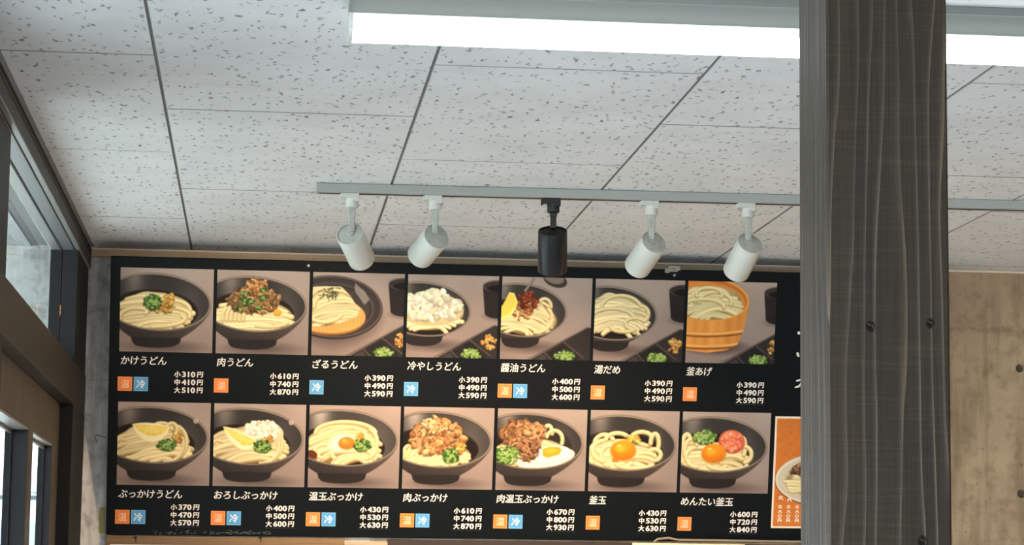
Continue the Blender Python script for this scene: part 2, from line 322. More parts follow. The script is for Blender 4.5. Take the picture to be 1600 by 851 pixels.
# ---------------------------------------------------------------- strip light
fx = empty('strip_light', (.745, 3.53, CEIL), 'long white LED strip light mounted on the ceiling, lit', 'ceiling light')
def child(name, me, m, parent, label=None, smooth=False):
    o = obj(name, me, m, smooth=smooth); o.parent = parent; o.matrix_parent_inverse = Matrix.Translation(-Vector(parent.location))
    if label: o['label'] = label
    return o
X1, X2 = .1208, 1.371
zz = lambda *a: [(y, z + CZ) for y, z in a]
child('housing', prism(bmesh.new(), zz((3.455, .8618), (3.455, .8503), (3.4585, .8493), (3.4985, .8300), (3.560, .8300), (3.600, .8493), (3.603, .8503), (3.603, .8618)), X1, X2), M_housing, fx)
arc_ = [(3.529 - .029 * math.cos(a), .8065 - .014 * math.sin(a)) for a in np.linspace(0, math.pi, 13)]
bar = [(3.5, .8298)] + arc_ + [(3.558, .8298)]
child('diffuser', prism(bmesh.new(), zz(*([(3.5, .8155)] + arc_ + [(3.558, .8155)])), X1 + .004, X2 - .004), M_led, fx, 'glowing white diffuser', 30)
child('diffuser_side', bx(3.5 * 0 + X1 + .004, X2 - .004, 3.5002, 3.5578, .8157 + CZ, .8298 + CZ), M_ledside, fx, 'paler upper edge of the diffuser')
for x in (X1 - .0022, X2 - .0035): child('end_cap', prism(bmesh.new(), zz(*[(3.529 + (y - 3.529) * 1.02, .815 + (z - .815) * 1.02) for y, z in bar]), x, x + .006), M_white, fx)
# unseen copies of the fitting, added behind the camera to light the room
for k, (x, y) in enumerate(((0, -2.4), (0, -4.9), (2.1, -2.4), (2.1, -4.9))):
    c = fx.copy(); COL.objects.link(c); c.location = fx.location + Vector((x, y, 0)); c['label'] = ('unseen LED strip light added on the ceiling behind the viewer', 'unseen LED strip light added by the front wall', 'unseen LED strip light added behind the viewer on the right', 'unseen LED strip light added in the far corner of the room')[k]; c['group'] = 'ceiling strip lights'
    for ch in list(fx.children):
        q = ch.copy(); COL.objects.link(q); q.parent = c; q.matrix_parent_inverse = ch.matrix_parent_inverse
fx['group'] = 'ceiling strip lights'
# ---------------------------------------------------------------- track and spotlights
TY = 5.24
tr = empty('lighting_track', (1.0, TY, CEIL), 'long pale grey lighting track fixed to the ceiling before the menu board', 'track')
ang = -math.atan2(.034, 1.57); 
def trk(y0, y1, z0, z1, x0=.1148, x1=2.3):
    bm = bx(x0, x1, y0 - TY, y1 - TY, z0 - CEIL, z1 - CEIL, .0006); return bm
o = obj('track_rail', trk(5.222, 5.256, CEIL - .0205, CEIL - .0006, .1148 - 1, 1.5), M_track, tr); o['label'] = 'pale grey rail'
o = obj('track_slot', trk(5.232, 5.246, CEIL - .0209, CEIL - .018, .12 - 1, 1.49), M_slot, tr)
o = obj('track_end_cap', trk(5.221, 5.257, CEIL - .0212, CEIL - .0005, .1118 - 1, .1150 - 1), M_white, tr)
tr.rotation_euler[2] = ang
PX = lambda px, py, Y: on_y(px, py, Y)
spots = [  # cap centre px, arm px, image direction of the barrel, sine to the line of sight, length, radius, black?
    ((546.5, 365.3), 550.0, (74, 190), .60, .100, .0300, 0, 'white spotlight leftmost on the track, aimed down to the right'),
    ((682.3, 369.5), 679.8, (-120, 128), .60, .096, .0303, 0, 'white spotlight second from left on the track, tilted to the left'),
    ((863.5, 361.5), 864.6, (0, 1), .93, .094, .0322, 1, 'black spotlight in the middle of the track, pointing straight down'),
    ((1022.3, 378.5), 1018.0, (-106, 168), .64, .100, .0303, 0, 'white spotlight right of the black one, tilted to the left'),
    ((1172.8, 380.0), 1168.8, (-82, 200), .68, .100, .0303, 0, 'white spotlight nearest the timber post, slightly tilted')]
zb = CEIL - .0205
for (cx, cy), ax, (dx, dy), sn, L, R_, blk, lab in spots:
    yt = 5.240 - (on_y(ax, 330, TY).x - 1.0) * .0217
    c = PX(cx, cy, yt); x = PX(ax, 330, yt).x
    ml = math.hypot(dx, dy); axis = ((r_ * dx - u_ * dy) / ml * sn + w_ * math.sqrt(1 - sn * sn)).normalized()
    Mw, Mc = (M_blk, M_blkm) if blk else (M_white, M_cap)
    e = empty('track_spotlight', (x, yt, zb), lab, 'spotlight', 'spotlights on the ceiling track')
    bm = box(bmesh.new(), x - .0245, x + .0145, yt - .015, yt + .015, zb - .0105, zb, None, .001)
    box(bm, x - .0275, x - .0235, yt - .007, yt + .007, zb - .015, zb - .001, None, .001); box(bm, x - .001, x + .0145, yt - .0155, yt + .014, zb - .018, zb - .009, None, .001)
    child('track_adapter', bm, Mw, e)
    child('swivel_collar', lathe(bmesh.new(), [(0, zb - .010), (.0138, zb - .010), (.0138, zb - .0295), (.0120, zb - .0315), (0, zb - .0315)], 28, Matrix.Translation((x, yt, 0))), Mw, e, None, 35)
    zc = c.z
    bm = box(bmesh.new(), x - .0078, x + .0078, yt - .005, yt + .005, zc + .032, zb - .031, None, .0012); box(bm, x - .0064, x + .0064, yt - .0062, yt + .0062, zc + .006, zc + .034, None, .0012)
    child('arm', bm, Mc if not blk else Mw, e)
    q = axis.to_track_quat('Z', 'Y').to_matrix().to_4x4(); Mx = Matrix.Translation(c) @ q
    body = lathe(bmesh.new(), [(R_ - .0022, .004), (R_ - .0022, -.0008), (R_ - .0012, -.0018), (R_ - .0003, -.001), (R_, .001), (R_, L - .002), (R_ - .001, L), (R_ - .003, L), (R_ - .004, L - .012), (R_ - .006, .006)], 56, Mx)
    lb = child('lamp_body', body, Mw, e, None, 30)
    child('end_cap', lathe(bmesh.new(), [(0, .0008), (R_ - .0045, .0008), (R_ - .0028, .0016), (R_ - .0022, .0042), (0, .0042)], 48, Mx), Mc, e, None, 35)
    if not blk or 1:
        # slot collar where the arm enters the cap
        child('arm_socket', lathe(bmesh.new(), [(.0095, .0008), (.0095, -.0006), (.0075, -.0012), (0, -.0012)], 24, Mx @ Matrix.Translation(Mx.inverted().to_3x3() @ Vector((0, 0, .004)))), Mc, e, None, 35)
    child('lamp_lens', lathe(bmesh.new(), [(0, L - .016), (R_ - .0048, L - .016), (R_ - .0048, L - .014), (0, L - .014)], 36, Mx), M_lens, e, 'warm glowing lens')
    lamp('spotlight_beam', 'SPOT', c + axis * (L - .012), 42.0, WARM, .02, target=c + axis * 2, spot=70)
# small dab of dust beside the barrel of the strip light and the end tick of the track are left out
# ---------------------------------------------------------------- printed dish pictures (flat print, painted per vertex)
PH, PW, SS = 150, 164, 2
class Print:
    """a flat printed picture, unit height, width A; colours 0-255 sRGB"""
    def __init__(s, seed, A=1.094, ph=PH, pw=PW):
        s.A = A; s.h = ph * SS; s.w = pw * SS; s.ph, s.pw = ph, pw
        s.rng = np.random.default_rng(seed)
        s.y, s.x = np.meshgrid((np.arange(s.h) + .5) / s.h, (np.arange(s.w) + .5) / s.w * A, indexing='ij')
        s.px = 1.0 / s.h
        s.c = np.zeros((s.h, s.w, 3))
    def put(s, m, col, clip=None, w=np.s_[:, :]):
        if clip is not None: m = m * clip[w]
        m = m[..., None]; s.c[w] = s.c[w] * (1 - m) + np.asarray(col, float) * m
    def win(s, x0, x1, y0, y1):
        f = lambda v, n, k: int(min(max(v * k, 0), n)); k = s.h
        i0, i1, j0, j1 = f(y0, s.h, k) , f(y1 + .01, s.h, k) + 1, f(x0, s.w, k), f(x1 + .01, s.w, k) + 1
        return np.s_[max(i0 - 1, 0):i1, max(j0 - 1, 0):j1]
    def cov(s, d): return np.clip(.5 - d / (1.6 * s.px), 0, 1)          # d signed distance, <0 inside
    def ell_d(s, cx, cy, rx, ry, rot=0, w=np.s_[:, :]):
        a = math.radians(rot); dx = s.x[w] - cx; dy = s.y[w] - cy
        u = dx * math.cos(a) + dy * math.sin(a); v = -dx * math.sin(a) + dy * math.cos(a)
        r = np.sqrt((u / rx) ** 2 + (v / ry) ** 2) + 1e-9
        return (r - 1) * min(rx, ry), u / rx, v / ry, r
    def ell(s, cx, cy, rx, ry, rot=0, col=(0, 0, 0), col2=None, clip=None, a=1., soft=0):
        q = max(rx, ry) + .01; w = s.win(cx - q, cx + q, cy - q, cy + q)
        d, u, v, r = s.ell_d(cx, cy, rx, ry, rot, w)
        m = s.cov(d) if not soft else np.clip((1 - r) / soft, 0, 1)
        if col2 is not None:                                            # col at the top, col2 at the bottom rim
            t = np.clip(.5 + .5 * v + .35 * (r ** 2 - .4), 0, 1)[..., None]
            col = np.array(col, float) * (1 - t) + np.array(col2, float) * t
        s.put(m * a, col, clip, w)
    def poly_m(s, pts):
        pts = np.array(pts, float); inside = np.zeros(s.x.shape, bool); dmin = np.full(s.x.shape, 9.)
        for i in range(len(pts)):
            (x0, y0), (x1, y1) = pts[i], pts[(i + 1) % len(pts)]
            c = ((y0 > s.y) != (y1 > s.y)) & (s.x < (x1 - x0) * (s.y - y0) / ((y1 - y0) or 1e-9) + x0)
            inside ^= c
            t = np.clip(((s.x - x0) * (x1 - x0) + (s.y - y0) * (y1 - y0)) / ((x1 - x0) ** 2 + (y1 - y0) ** 2 + 1e-12), 0, 1)
            dmin = np.minimum(dmin, np.hypot(s.x - x0 - t * (x1 - x0), s.y - y0 - t * (y1 - y0)))
        return s.cov(np.where(inside, -dmin, dmin))
    def poly(s, pts, col, clip=None, a=1.): m = s.poly_m(pts) * a; s.put(m, col, clip); return m
    def tube(s, pts, r, col, dark, hi=None, clip=None):
        pts = np.array(pts, float); q = r + .01
        w = s.win(pts[:, 0].min() - q, pts[:, 0].max() + q, pts[:, 1].min() - q, pts[:, 1].max() + q)
        X, Y = s.x[w], s.y[w]
        if X.size == 0: return
        best = np.full(X.shape, 9.); sgn = np.zeros(X.shape)
        for i in range(len(pts) - 1):
            (x0, y0), (x1, y1) = pts[i], pts[i + 1]; L = math.hypot(x1 - x0, y1 - y0) + 1e-9
            t = np.clip(((X - x0) * (x1 - x0) + (Y - y0) * (y1 - y0)) / L ** 2, 0, 1)
            ex = X - x0 - t * (x1 - x0); ey = Y - y0 - t * (y1 - y0); d = np.hypot(ex, ey)
            k = d < best; best = np.where(k, d, best); sgn = np.where(k, ey, sgn)
        m = s.cov(best - r); t = np.clip(best / r, 0, 1) ** 2.2
        t = np.clip(t * .75 + .35 * np.clip(sgn / r, -1, 1), 0, 1)[..., None]
        c = np.array(col, float) * (1 - t) + np.array(dark, float) * t
        if hi is not None:
            g = np.exp(-((sgn / r + .4) / .3) ** 2)[..., None] * .6; c = c * (1 - g) + np.array(hi, float) * g
        s.put(m, c, clip, w)
    def blobs(s, n, cx, cy, rx, ry, size, cols, darkk=.55, clip=None, squash=.6, pile=True, rot=0, sh=.5):
        R = s.rng; P = []
        for _ in range(n):
            a = R.uniform(0, 2 * math.pi); q = math.sqrt(R.uniform(0, 1)); ca, sa = math.cos(math.radians(rot)), math.sin(math.radians(rot))
            ux, uy = rx * q * math.cos(a), ry * q * math.sin(a)
            P.append((cx + ux * ca - uy * sa, cy + ux * sa + uy * ca))
        if pile: P.sort(key=lambda p: p[1])
        for (px, py) in P:
            c = np.array(cols[R.integers(len(cols))], float) * R.uniform(.85, 1.12)
            z = size * R.uniform(.6, 1.35)
            s.ell(px, py + z * .25, z * 1.1, z * squash * 1.15, R.uniform(-50, 50), c * .35, a=sh, clip=clip)
            s.ell(px, py, z, z * squash * R.uniform(.7, 1.3), R.uniform(-70, 70), np.clip(c * 1.15, 0, 255), c * darkk, clip=clip)
    def noise(s, n, amp):
        g = s.rng.normal(0, 1, (n + 2, int(n * s.A) + 3)); yy = s.y * n; xx = s.x * n
        i = yy.astype(int); j = xx.astype(int); fy = yy - i; fx = xx - j
        fy = fy * fy * (3 - 2 * fy); fx = fx * fx * (3 - 2 * fx)
        v = (g[i, j] * (1 - fx) + g[i, j + 1] * fx) * (1 - fy) + (g[i + 1, j] * (1 - fx) + g[i + 1, j + 1] * fx) * fy
        return v * amp
    def out(s):
        c = np.clip(s.c, 0, 255).reshape(s.ph, SS, s.pw, SS, 3).mean((1, 3))
        return c
NCOL, NDRK, NHI = (228, 208, 150), (148, 118, 66), (248, 234, 188)
def p_bg(s, dark=0):
    t = s.y[..., None]; s.c[:] = np.array((168, 150, 138.)) * (1 - t) + np.array((140, 122, 112.)) * t
    s.c += s.noise(4, 3)[..., None]
def p_bowl(s, cx=.406, cy=.393, rx=.666, ry=.345, rot=3, foot=.955, fw=.30, broth=(30, 22, 16), gloss=.22, light=0):
    s.ell(cx + .12, foot - .02, fw + .28, .10, 0, (92, 78, 72), soft=.8, a=.9)
    n = 22; L, Rr = [], []                                          # outer wall, rim to foot ring
    for k in range(n):
        t = k / (n - 1.); yy = cy + .02 + t * (foot - .15 - cy); hw = fw + (rx - fw) * max(0, 1 - t ** 1.75) ** .95
        L.append((cx - hw, yy)); Rr.append((cx + hw, yy + .025 * (1 - t)))
    yb = foot - .14; ring = [(cx + fw, yb), (cx + fw - .02, foot - .07), (cx + fw - .06, foot - .04)]
    for a in np.linspace(0, math.pi, 12): ring.append((cx - .01 + (fw - .05) * math.cos(a), foot - .05 + .045 * math.sin(a)))
    s.poly(ring + [(cx - fw + .02, foot - .07), (cx - fw, yb)], (38, 32, 30))
    body = s.poly_m(L + Rr[::-1])
    g = np.clip((s.x - cx + rx) / (2 * rx), 0, 1)[..., None]
    bc = np.array((48, 42, 39.)) * (1 - g) + np.array((80, 68, 60.)) * g
    bc = bc * (1.05 - .45 * np.clip((s.y - cy - .28) / .3, 0, 1))[..., None]; bc = bc + s.noise(60, 2)[..., None]
    s.put(body, bc)
    s.ell(cx, cy, rx, ry, rot, (112, 98, 86)); s.ell(cx, cy + .002, rx - .008, ry - .008, rot, (160, 143, 126))
    s.ell(cx, cy + .004, rx - .020, ry - .018, rot, (60, 52, 47))
    inn = s.cov(s.ell_d(cx, cy + .006, rx - .026, ry - .024, rot)[0])
    a = (s.x - cx) / rx
    g = 54 + light + 80 * gloss * 4 * np.exp(-((a + .42) / .17) ** 2) * np.clip(1.3 - s.y * 2.4, 0, 1) + 40 * np.exp(-((a - .62) / .2) ** 2) * np.clip(s.y * 2, 0, 1) * .6
    g = g[..., None] * np.array((1.0, .93, .87)); s.put(inn, g)
    s.ell(cx - .02, cy + .10, rx * .80, ry * .72, rot, np.array(broth, float) * 1.6, clip=inn)
    s.ell(cx - .02, cy + .11, rx * .78, ry * .70, rot, broth, clip=inn)
    s.inn = inn
def p_noodles(s, cx, cy, rx, ry, n=26, r=.021, ang=-12, curl=.35, col=NCOL, drk=NDRK, hi=NHI, clip='inn', base=True):
    R = s.rng; clip = s.inn if isinstance(clip, str) else clip; ca, sa = math.cos(math.radians(ang)), math.sin(math.radians(ang))
    def T(u, v): return (cx + rx * (u * ca - v * sa * .8), cy + ry * (v * ca + u * sa * .8))
    if base: s.ell(cx, cy, rx * 1.0, ry * 1.0, ang * .3, np.array(col) * .86, np.array(drk) * .9, clip=clip)
    for k in range(n):
        v0 = -0.92 + 1.84 * (k + .5) / n + R.uniform(-.06, .06); hw = math.sqrt(max(0, 1 - v0 * v0)) * R.uniform(.8, 1.02)
        b = R.uniform(.25, .6) * curl * 2; off = R.uniform(-.12, .12); pts = []
        for t in np.linspace(-1, 1, 13):
            u = t * hw; v = v0 - b * (1 - t * t) * .5 + b * .35 + off * t + .03 * math.sin(5 * t + k)
            if t > .75: v += (t - .75) * .8 * R.uniform(.4, 1)
            pts.append(T(u, v))
        j = R.uniform(.92, 1.06)
        s.tube(pts, r * R.uniform(.85, 1.15), np.array(col) * j, np.array(drk) * j, np.array(hi) * j, clip=clip)
def p_arcs(s, arcs, r=.022, col=NCOL, drk=NDRK, hi=NHI, clip='inn'):
    clip = s.inn if isinstance(clip, str) else clip
    for (cx, cy, rx, ry, a0, a1) in arcs:
        pts = [(cx + rx * math.cos(math.radians(a)), cy + ry * math.sin(math.radians(a))) for a in np.linspace(a0, a1, 14)]
        s.tube(pts, r, col, drk, hi, clip=clip)
GREENS = [(70, 120, 40), (110, 150, 60), (50, 95, 35), (150, 180, 90), (38, 78, 30)]
LGREENS = [(130, 165, 70), (170, 195, 110), (100, 140, 55), (195, 210, 140)]
def p_onion(s, cx, cy, rx=.10, ry=.08, n=60, cols=GREENS, size=.02):
    s.ell(cx, cy + .01, rx, ry, 0, (48, 70, 26), a=.8, soft=.3); s.blobs(n, cx, cy, rx * .9, ry * .85, size, cols, squash=.5)
    for _ in range(n // 5):
        a = s.rng.uniform(0, 6.28); q = s.rng.uniform(0, .8); x, y = cx + rx * q * math.cos(a), cy + ry * q * math.sin(a)
        s.ell(x, y, .017, .012, s.rng.uniform(-60, 60), (170, 195, 110)); s.ell(x, y, .008, .005, 0, (60, 90, 35))
def p_tempura(s, cx, cy, rx, ry, n=50): s.blobs(n, cx, cy, rx, ry, .024, [(232, 180, 90), (220, 160, 70), (240, 200, 120), (200, 140, 60)], squash=.7)
def p_meat(s, cx, cy, rx, ry, n=110, cols=((150, 100, 62), (180, 128, 82), (120, 78, 48), (205, 160, 112), (98, 62, 40)), size=.032):
    s.ell(cx, cy, rx * .95, ry * .95, 0, np.array(cols[2]) * .8, a=.95)
    s.blobs(n, cx, cy, rx, ry, size, cols, darkk=.5, squash=.55)
    for _ in range(n // 4):
        a = s.rng.uniform(0, 6.28); q = s.rng.uniform(0, .9); x, y = cx + rx * q * math.cos(a), cy + ry * q * math.sin(a); b = s.rng.uniform(0, 3.1)
        pts = [(x + t * .04 * math.cos(b), y + t * .03 * math.sin(b) - .012 * (1 - t * t)) for t in np.linspace(-1, 1, 5)]
        c = np.array(cols[s.rng.integers(len(cols))], float); s.tube(pts, .009, c * 1.15, c * .5)
def p_lemon(s, x0, y0, x1, y1, depth=.16):
    """wedge lying between two tips, pulp above, rind below"""
    def arc(k, e=0):
        o = []
        for t in np.linspace(0, 1, 16):
            b = 4 * t * (1 - t); o.append((x0 + (x1 - x0) * t, y0 + (y1 - y0) * t + k * b ** .8)); 
        return o
    s.poly(arc(depth) + arc(-.035)[::-1], (246, 236, 190))
    s.poly([(x + (0.02 if i < 8 else -.02), y) for i, (x, y) in enumerate(arc(depth * .66))] + [(x, y + .004) for x, y in arc(-.012)[::-1]], (236, 204, 80))
    s.poly(arc(depth * .45) + [(x, y + .012) for x, y in arc(-.01)[::-1]], (244, 218, 110))
    for t in (.3, .5, .7): s.tube([(x0 + (x1 - x0) * .5, y0 + (y1 - y0) * .5 - .02), (x0 + (x1 - x0) * t, y0 + (y1 - y0) * t + depth * .6)], .0035, (250, 236, 160), (246, 226, 140))
    s.tube(arc(depth)[1:-1], .008, (252, 240, 200), (222, 180, 60))
def p_yolk(s, cx, cy, rx, ry, c=(238, 160, 40), d=(206, 110, 20)):
    s.ell(cx, cy + .015, rx * 1.08, ry * 1.08, 0, (190, 140, 70), a=.5); s.ell(cx, cy, rx, ry, 0, c, d)
    s.ell(cx - rx * .2, cy - ry * .15, rx * .55, ry * .45, -10, np.clip(np.array(c) * 1.08 + 8, 0, 255), soft=.7, a=.8)
    s.ell(cx - rx * .35, cy - ry * .45, rx * .16, ry * .09, -20, (255, 225, 150), a=.8)
def p_cup(s, cx=1.10, cy=.12, rx=.20, ry=.075, h=.34):
    s.ell(cx, cy + h + .03, rx * 1.2, .07, 0, (95, 80, 74), soft=.8, a=.8)
    s.poly([(cx - rx, cy), (cx + rx, cy), (cx + rx * .86, cy + h), (cx - rx * .84, cy + h * .95)], (40, 33, 31))
    s.ell(cx, cy + h * .96, rx * .84, ry * .9, 0, (38, 31, 29)); s.ell(cx, cy, rx, ry, 0, (106, 92, 84)); s.ell(cx, cy + .004, rx - .012, ry - .010, 0, (54, 45, 42))
    s.ell(cx + .02, cy + .03, rx * .8, ry * .62, 0, (24, 18, 16))
def p_tray(s, x=0.42, g=True, o=True):
    s.poly([(x, 1.02), (x + .72, .60), (x + .8, .60), (x + .8, 1.02)], (46, 40, 38))
    s.tube([(x, 1.0), (x + .72, .595)], .008, (104, 92, 84), (60, 52, 48))
    s.poly([(x + .05, 1.02), (x + .19, .935), (x + .24, 1.02)], (62, 54, 50)); s.poly([(x + .22, .92), (x + .42, .80), (x + .62, .96), (x + .6, 1.02), (x + .30, 1.02)], (34, 29, 28))
    s.tube([(x + .20, .91), (x + .31, 1.02)], .007, (92, 80, 74), (50, 44, 40)); s.tube([(x + .43, .78), (x + .68, .97)], .007, (92, 80, 74), (50, 44, 40))
    if o: s.blobs(34, x + .66, .80, .085, .085, .024, [(228, 160, 84), (240, 186, 110), (206, 134, 60)])
    if g: p_onion(s, x + .45, .955, .13, .075, 70, LGREENS + GREENS[:2], .02)
def dish_picture(i):
    s = Print(100 + i); p_bg(s); R = s.rng
    if i == 0:
        p_bowl(s, .43, .40, .64, .345); p_noodles(s, .40, .52, .45, .225, 15, .032, -8, .5); p_arcs(s, [(.30, .60, .46, .10, -20, 80), (.2, .60, .2, .12, 170, 300), (.62, .50, .20, .12, 200, 380), (.56, .56, .26, .10, 190, 370)], .028)
        p_tempura(s, .50, .46, .14, .07, 44); p_tempura(s, .57, .36, .05, .09, 20); p_onion(s, .385, .405, .115, .11, 80)
    elif i == 1:
        p_bowl(s, .43, .40, .64, .335); p_noodles(s, .42, .55, .48, .19, 13, .030, -4)
        p_arcs(s, [(.16 + .05 * k, .60, .09, .17, 180, 265) for k in range(6)] + [(.60, .60, .25, .07, 10, 120)], .022)
        p_meat(s, .44, .36, .32, .16, 130, ((170, 122, 74), (146, 104, 62), (196, 150, 96), (110, 80, 46), (126, 110, 56)))
        p_meat(s, .47, .20, .14, .11, 50, ((196, 142, 84), (214, 164, 106), (160, 108, 60)))
        for _ in range(9): p_onion(s, R.uniform(.25, .65), R.uniform(.2, .46), .04, .03, 9)
        s.ell(.72, .50, .05, .045, 0, (232, 180, 70), (200, 140, 50))
    elif i == 2:
        s.ell(.28, .56, .62, .40, 0, (100, 84, 76), soft=.4); s.ell(.24, .42, .60, .385, 2, (48, 41, 38)); s.ell(.24, .41, .59, .37, 2, (104, 92, 86)); s.ell(.24, .412, .575, .357, 2, (58, 50, 47))
        s.inn = s.cov(s.ell_d(.24, .41, .57, .35, 2)[0])
        for k in range(3): s.ell(.24, .42 + .004 * k, .50 - .03 * k, .30 - .02 * k, 2, [(78, 69, 64), (52, 45, 43), (66, 58, 54)][k], clip=s.inn)
        s.poly([(.50, .12), (.62, .22), (.68, .32), (.62, .38), (.50, .22)], (160, 146, 138), clip=s.inn, a=.75)
        s.ell(.18, .53, .46, .225, 3, (150, 96, 44)); s.ell(.18, .51, .455, .22, 3, (224, 164, 92))
        for k in range(16): s.tube([(.0 + .045 * k, .76 - .012 * k), (-.05 + .05 * k, .50)], .0035, (196, 134, 66), (170, 108, 50), clip=s.cov(s.ell_d(.18, .51, .45, .215, 3)[0]))
        cl = s.poly_m([(-.2, .2), (.1, .17), (.34, .17), (.45, .28), (.50, .36), (.57, .42), (.54, .52), (.35, .60), (.12, .66), (-.2, .64)])
        s.put(cl, (226, 206, 152)); p_noodles(s, .20, .42, .42, .25, 22, .028, -24, .6, clip=cl)
        p_arcs(s, [(.22, .36, .26, .18, 150, 330), (.28, .42, .26, .2, 180, 320), (.14, .46, .22, .14, 20, 200)], .026, clip=cl)
        for _ in range(30):
            x, y, a = R.uniform(.10, .28), R.uniform(.17, .30), R.uniform(0, 3.14); s.tube([(x, y), (x + .06 * math.cos(a), y + .05 * math.sin(a))], .005, (84, 88, 52), (50, 52, 32))
        p_cup(s); p_tray(s, .42)
    elif i in (3, 5):
        p_bowl(s, .20, .415, .57, .33, 5, .87 if i == 3 else .89, .24)
        if i == 3:
            p_noodles(s, .26, .47, .42, .20, 16, .024, -4, .3, (226, 212, 164))
            s.ell(.28, .42, .40, .20, 0, (224, 214, 180), (200, 182, 132)); s.blobs(130, .28, .38, .36, .15, .05, [(226, 216, 182), (234, 226, 196), (216, 204, 164), (238, 230, 204)], darkk=.88, squash=.6, sh=.12)
            s.blobs(24, .36, .26, .14, .10, .045, [(236, 228, 200), (222, 210, 170)], darkk=.88, squash=.8, sh=.15); p_tempura(s, .0, .6, .0, .0, 0)
        else:
            p_noodles(s, .24, .42, .42, .22, 24, .026, -6, .7, (234, 216, 162)); p_arcs(s, [(.32, .36, .24, .16, 170, 340), (.22, .48, .26, .12, 180, 350), (.5, .54, .12, .07, 90, 330), (.36, .58, .16, .06, 30, 190), (.56, .42, .1, .1, -90, 60)], .024)
        p_cup(s); p_tray(s, .34)
    elif i == 4:
        p_bowl(s, .24, .40, .56, .325, 5, .87, .24); p_noodles(s, .30, .50, .38, .20, 20, .023, 22, .7)
        p_arcs(s, [(.44, .44, .16, .14, 200, 380), (.42, .5, .2, .17, -40, 90), (.52, .36, .08, .1, 170, 360)], .022)
        s.blobs(46, .26, .40, .13, .13, .024, [(190, 120, 60), (206, 146, 86), (160, 84, 44)]); s.blobs(46, .32, .28, .12, .10, .027, [(130, 52, 28), (156, 70, 38), (104, 38, 20), (180, 96, 56)])
        s.poly([(.0, .38), (.09, .19), (.15, .20), (.19, .30), (.17, .40), (.08, .50), (.0, .53), (-.05, .45)], (248, 224, 120)); s.poly([(.0, .38), (.09, .21), (.14, .22), (.17, .30), (.15, .38), (.07, .46), (.0, .49)], (240, 204, 84))
        s.ell(.64, .03, .15, .085, 18, (60, 52, 48)); s.ell(.62, .0, .13, .07, 18, (130, 114, 100)); s.tube([(.28, .17), (.38, .02)], .016, (150, 136, 124), (60, 52, 46)); p_tray(s, .34, o=False)
    elif i == 6:
        s.ell(.36, .80, .50, .12, 0, (96, 78, 70), soft=.5)
        body = s.poly_m([(-.35, .22), (.76, .20), (.745, .42), (.70, .60), (.64, .76), (.50, .84), (.25, .875), (-.2, .82)])
        g = np.clip(.5 + .5 * np.cos((s.x - .25) * 3.0), 0, 1)[..., None]; wc = np.array((168, 98, 36.)) * (1 - g) + np.array((226, 148, 68.)) * g
        wc = wc + (6 * np.sin(s.x * 46) + 5 * np.sin(s.x * 19 + 1))[..., None]; s.put(body, wc)
        for yy, k in ((.62, 1), (.77, 1)):
            pts = [(x, yy + .06 * (1 - ((x - .2) / .56) ** 2) - .03) for x in np.linspace(-.1, .72, 12)]
            s.tube(pts, .022, (236, 162, 82), (150, 84, 30), (250, 196, 120), clip=body); s.tube([(x, y + .03) for x, y in pts], .006, (110, 60, 24), (90, 48, 20), clip=body)
        s.ell(.22, .21, .54, .27, 4, (232, 156, 74)); s.ell(.22, .215, .515, .25, 4, (190, 112, 44)); s.ell(.22, .24, .49, .235, 4, (214, 136, 60))
        s.inn = s.cov(s.ell_d(.22, .23, .50, .24, 4)[0]); p_noodles(s, .24, .27, .42, .20, 20, .027, -20, .7)
        p_arcs(s, [(.28, .20, .22, .12, 150, 350), (.34, .26, .2, .13, 180, 370), (.2, .32, .25, .1, 190, 360), (.26, .16, .16, .08, 160, 380)], .026)
        p_cup(s, 1.14, .12); p_tray(s, .44)
    elif i in (7, 8):
        p_bowl(s); s.ell(.92, .22, .03, .03, 20, (190, 176, 164), a=.8); s.ell(.45, .48, .39, .22, -6, (206, 184, 128), (150, 122, 76)); p_noodles(s, .38, .51, .47, .225, 16, .031, -22, .6)
        p_arcs(s, [(.62, .48, .2, .22, -60, 70), (.56, .52, .22, .2, -30, 90), (.05, .55, .08, .1, 120, 300)], .023)
        if i == 8: s.ell(.58, .36, .25, .15, 0, (236, 226, 194), (206, 188, 142)); s.blobs(150, .57, .33, .22, .13, .026, [(236, 226, 196), (226, 214, 178), (246, 238, 212)], darkk=.9, squash=.8, sh=.12); p_tempura(s, .64, .43, .07, .04, 16)
        else: p_tempura(s, .70, .40, .05, .09, 34); p_arcs(s, [(.52, .34, .12, .09, 180, 350), (.64, .33, .06, .08, 180, 400)], .024)
        if i == 7: p_lemon(s, .17, .27, .62, .30, .19)
        else: p_lemon(s, .11, .28, .53, .46, .17)
        p_onion(s, .58, .51, .12, .085, 80)
    elif i == 9:
        p_bowl(s, gloss=.34, light=14); p_noodles(s, .40, .47, .45, .25, 16, .031, -20, .8)
        p_arcs(s, [(.44, .34, .36, .14, 180, 350), (.70, .46, .12, .18, -70, 90), (.52, .60, .24, .08, 150, 380), (.18, .56, .1, .08, 100, 280)], .026)
        s.ell(.40, .46, .19, .13, -14, (244, 232, 208), soft=.5, a=.95); s.ell(.46, .50, .16, .08, 0, (240, 226, 196), soft=.5, a=.9)
        p_yolk(s, .455, .455, .10, .075, (242, 140, 56), (226, 108, 30)); p_tempura(s, .60, .38, .05, .05, 14); p_onion(s, .645, .48, .105, .08, 76)
        s.ell(.04, .60, .07, .05, 20, (92, 46, 26))
    elif i == 10:
        p_bowl(s, gloss=.3, light=12); p_noodles(s, .40, .58, .42, .15, 16, .024, 0, .4); p_arcs(s, [(.08 + .07 * k, .60, .08, .13, 190, 290) for k in range(9)], .020)
